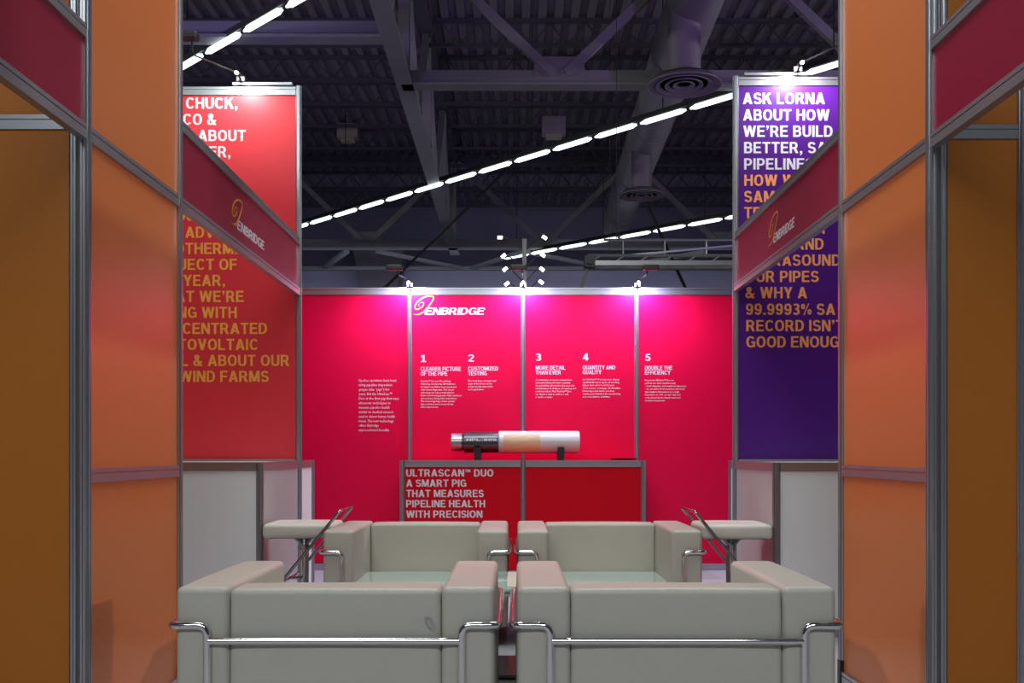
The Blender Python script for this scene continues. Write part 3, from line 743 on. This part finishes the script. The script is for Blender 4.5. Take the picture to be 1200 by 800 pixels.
# ================================================================== WHITE STORAGE COUNTERS
def storage(label, X, y0, y1, sgn, tail):
    t = empty('storage_counter', (X, y0, 0), label, 'counter', 'white storage counters')
    L = y1-y0-.05; z = .975; W = sgn*1.0
    post(t, 0, 0, 0, z, 'aludark'); post(t, W, 0, 0, z, 'aludark')
    a, b = sorted((0, W)); a += .02; b -= .02
    rail(t, (a, 0, z), (b, 0, z), .05); rail(t, (a, 0, .05), (b, 0, .05), .05)
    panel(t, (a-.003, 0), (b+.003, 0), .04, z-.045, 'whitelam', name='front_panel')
    rail(t, (0, .02, z), (0, L, z), .05); panel(t, (0, .018), (0, L), .04, z-.045, 'whitelam_shaded', name='side_panel')
    MB().box(a, b, .02, L, z-.02, z-.004).build('counter_top', M['whitelam'], t)
    # low return behind the tall banner post
    q = Vector(tail)-Vector((X, y0, 0)); p0 = Vector((0, y1-y0, 0)); d = (q-p0).normalized()
    s0 = p0+d*.03; post(t, q.x, q.y, 0, z, 'aludark')
    rail(t, (s0.x, s0.y, z), (q.x, q.y, z), .05); panel(t, (s0.x, s0.y), (q.x, q.y), .04, z-.045, 'whitelam', name='return_panel')
storage('white storage counter with aluminium edges left, under the coral-red panel', LX, 5.88, LA, -1, (LX, 7.38, 0))
storage('white storage counter with aluminium edges right, under the purple panel', RX, 5.71, RA, 1, (RX+.03, 7.03, 0))

# ================================================================== ARMCHAIRS
def make_chair():
    """front at y=0 looking to -Y, back at y=.78, x from 0 to .98"""
    W, D, H_, A = .98, .78, .615, .162
    t = empty('armchair', (0, 0, 0), '', 'armchair', 'cream leather armchairs around the glass table')
    for k in (0, 1):
        x0 = 0 if k == 0 else W-A
        MB().cushion(x0, x0+A, 0, D, .10, H_, .019, .006).build('arm', M['leather'], t, True)
    MB().cushion(A+.004, W-A-.004, D-.165, D-.004, .12, H_-.006, .018, .006).build('back_cushion', M['leather'], t, True)
    MB().cushion(A+.003, W-A-.003, .01, D-.168, .21, .325, .03, .012).build('seat_cushion', M['leather'], t, True)
    MB().cushion(A+.003, W-A-.003, .015, D-.168, .10, .215, .025, .006).build('base_cushion', M['leather'], t, True)
    r = .0028   # sewn piping of each cushion
    arms = [c for c in t.children if c.name.startswith('arm')]
    for c, x0 in zip(arms, (0, W-A)):
        for y in (.004, D-.004):
            xa, xb = x0+.022, x0+A-.022
            MB().tube([(xa, y, .12), (xa, y, H_-.022), (xb, y, H_-.022), (xb, y, .12)], r, 6, .02).build('piping', M['piping'], c, True)
    bk = [c for c in t.children if c.name.startswith('back_cushion')][0]
    y = D-.006; MB().tube([(A+.022, y, .14), (A+.022, y, H_-.030), (W-A-.022, y, H_-.030), (W-A-.022, y, .14)], r, 6, .02).build('piping', M['piping'], bk, True)
    T = .0125
    for s in (0, 1):
        o = -T if s == 0 else W+T; i = .10 if s == 0 else W-.10
        MB().tube([(i, -T, 0), (i, -T, .50), (o, -T, .50), (o, D+T, .50), (i, D+T, .50), (i, D+T, 0)], T, 14, .03).build('side_frame', M['chrome'], t, True)
        for y in (-T, D+T): MB().cyl((i, y, 0), (i, y, .012), .02, seg=16).build('foot', M['black'], t)
    MB().tube([(.10, D+T, .452), (W-.10, D+T, .452)], T*.95, 14).build('back_bar', M['chrome'], t, True)
    MB().tube([(.10, -T, .11), (W-.10, -T, .11)], T*.95, 14).build('front_bar', M['chrome'], t, True)
    for x in (.10, W-.10): MB().tube([(x, -T, .10), (x, D+T, .10)], T*.8, 10).build('base_bar', M['chrome'], t, True)
    return t
ch = make_chair()
def place(o, x, y, rz, label):
    o.location = (x, y, 0); o.rotation_euler[2] = rz; o['label'] = label
chairs = [ch]+[copy_tree(ch) for _ in range(3)]
place(chairs[0], -1.014, 5.45, 0, 'cream leather chrome armchair facing us behind the table, left one')
place(chairs[1], .024, 5.45, 0, 'cream leather chrome armchair facing us behind the table, right one')
place(chairs[2], -.060, 3.93, math.pi, 'nearest left cream leather chrome armchair, its back to us, with a scuff mark')
place(chairs[3], .992, 3.93, math.pi, 'nearest right cream leather chrome armchair, its back to us, unmarked')
mb = MB()
for k in range(3):
    a = [(.011*math.cos(q*.7+k)*(1-.12*k)+.004*k-.006, math.sin(q*.7+k)*.022*(1-.1*k)+.003*k) for q in range(10)]
    mb.tube([(u+v*.35, 0, v) for u, v in a], .0006, 5, .004)
sc_ = mb.build('scuff_mark', M['violet'], None, True)
bc = [c for c in chairs[2].children if c.name.startswith('back_cushion')][0]
sc_.parent = bc; sc_.location = (-.060-px(503, 3.15), .78+.0035, pz(731, 3.15)); sc_['label'] = 'small violet scribbled scuff mark'

# ================================================================== GLASS TABLE
t = empty('coffee_table', (-.01, 4.83, 0), 'low green glass table with chrome legs between the four armchairs', 'table')
MB().box(-.725, .725, -.33, .33, .418, .430, .003).build('table_top', M['glass'], t)
for sx in (-1, 1):
    for sy in (-1, 1): MB().cyl((sx*.66, sy*.27, 0), (sx*.66, sy*.27, .416), .018, seg=16).build('leg', M['chrome'], t, True)
MB().tube([(-.66, -.27, .40), (.66, -.27, .40)], .012, 10).build('apron_bar', M['chrome'], t, True)
MB().tube([(-.66, .27, .40), (.66, .27, .40)], .012, 10).build('apron_bar', M['chrome'], t, True)
MB().box(-.62, .62, -.21, .24, .012, .026, .002).build('low_dark_plate', M['darkplate'], t)  # thin dark plate just above the floor under the table
t = tag(MB().box(-.105, .105, -.28, .28, 0, .004, .001).build('pale_sheet', M['sheet'], loc=None), 'pale sheet lying on the glass table in the gap between the near chairs', 'paper')  # thin pale green rectangle resting on the glass top
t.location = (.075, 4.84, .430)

# ================================================================== STOOLS
def make_stool(s):
    """s=+1: slanted frame rises to the right (towards the aisle on the left side)"""
    t = empty('stool', (0, 0, 0), '', 'stool', 'white padded stools beside the far armchairs')
    MB().cushion(-.195, .195, -.19, .19, .550, .628, .020, .008).build('seat', M['white_leather'], t, True)
    MB().box(-.165, .165, -.16, .16, .545, .556).build('seat_plate', M['black'], t)
    MB().lathe([(.025, .45), (.03, .50), (.075, .545), (.02, .546)], 20).build('bracket', M['steel'], t, True)
    MB().cyl((0, 0, .02), (0, 0, .50), .027, seg=20).build('column', M['chrome'], t, True)
    MB().lathe([(.19, 0), (.19, .008), (.17, .014), (.03, .022), (.03, .05)], 32).build('base', M['chrome'], t, True)
    hx, lx = s*.245, s*(-.09)
    MB().tube([(lx, -.225, .30), (hx, -.225, .705), (hx, .225, .705), (lx, .225, .30), (lx, -.225, .30)], .009, 10, .02).build('slanted_frame', M['steel'], t, True)
    MB().tube([(lx*.98, 0, .305), (0, 0, .305)], .009, 8).tube([(lx, -.225, .30), (lx, .225, .30)], .009, 8).build('footrest', M['steel'], t, True)
    return t
s1 = make_stool(1); s1.location = (-1.213, 5.93, 0); s1['label'] = 'white padded square stool with slanted chrome frame, left beside the far armchair'
s2 = make_stool(-1); s2.location = (1.243, 5.87, 0); s2['label'] = 'white padded square stool with slanted chrome frame, right beside the far armchair'
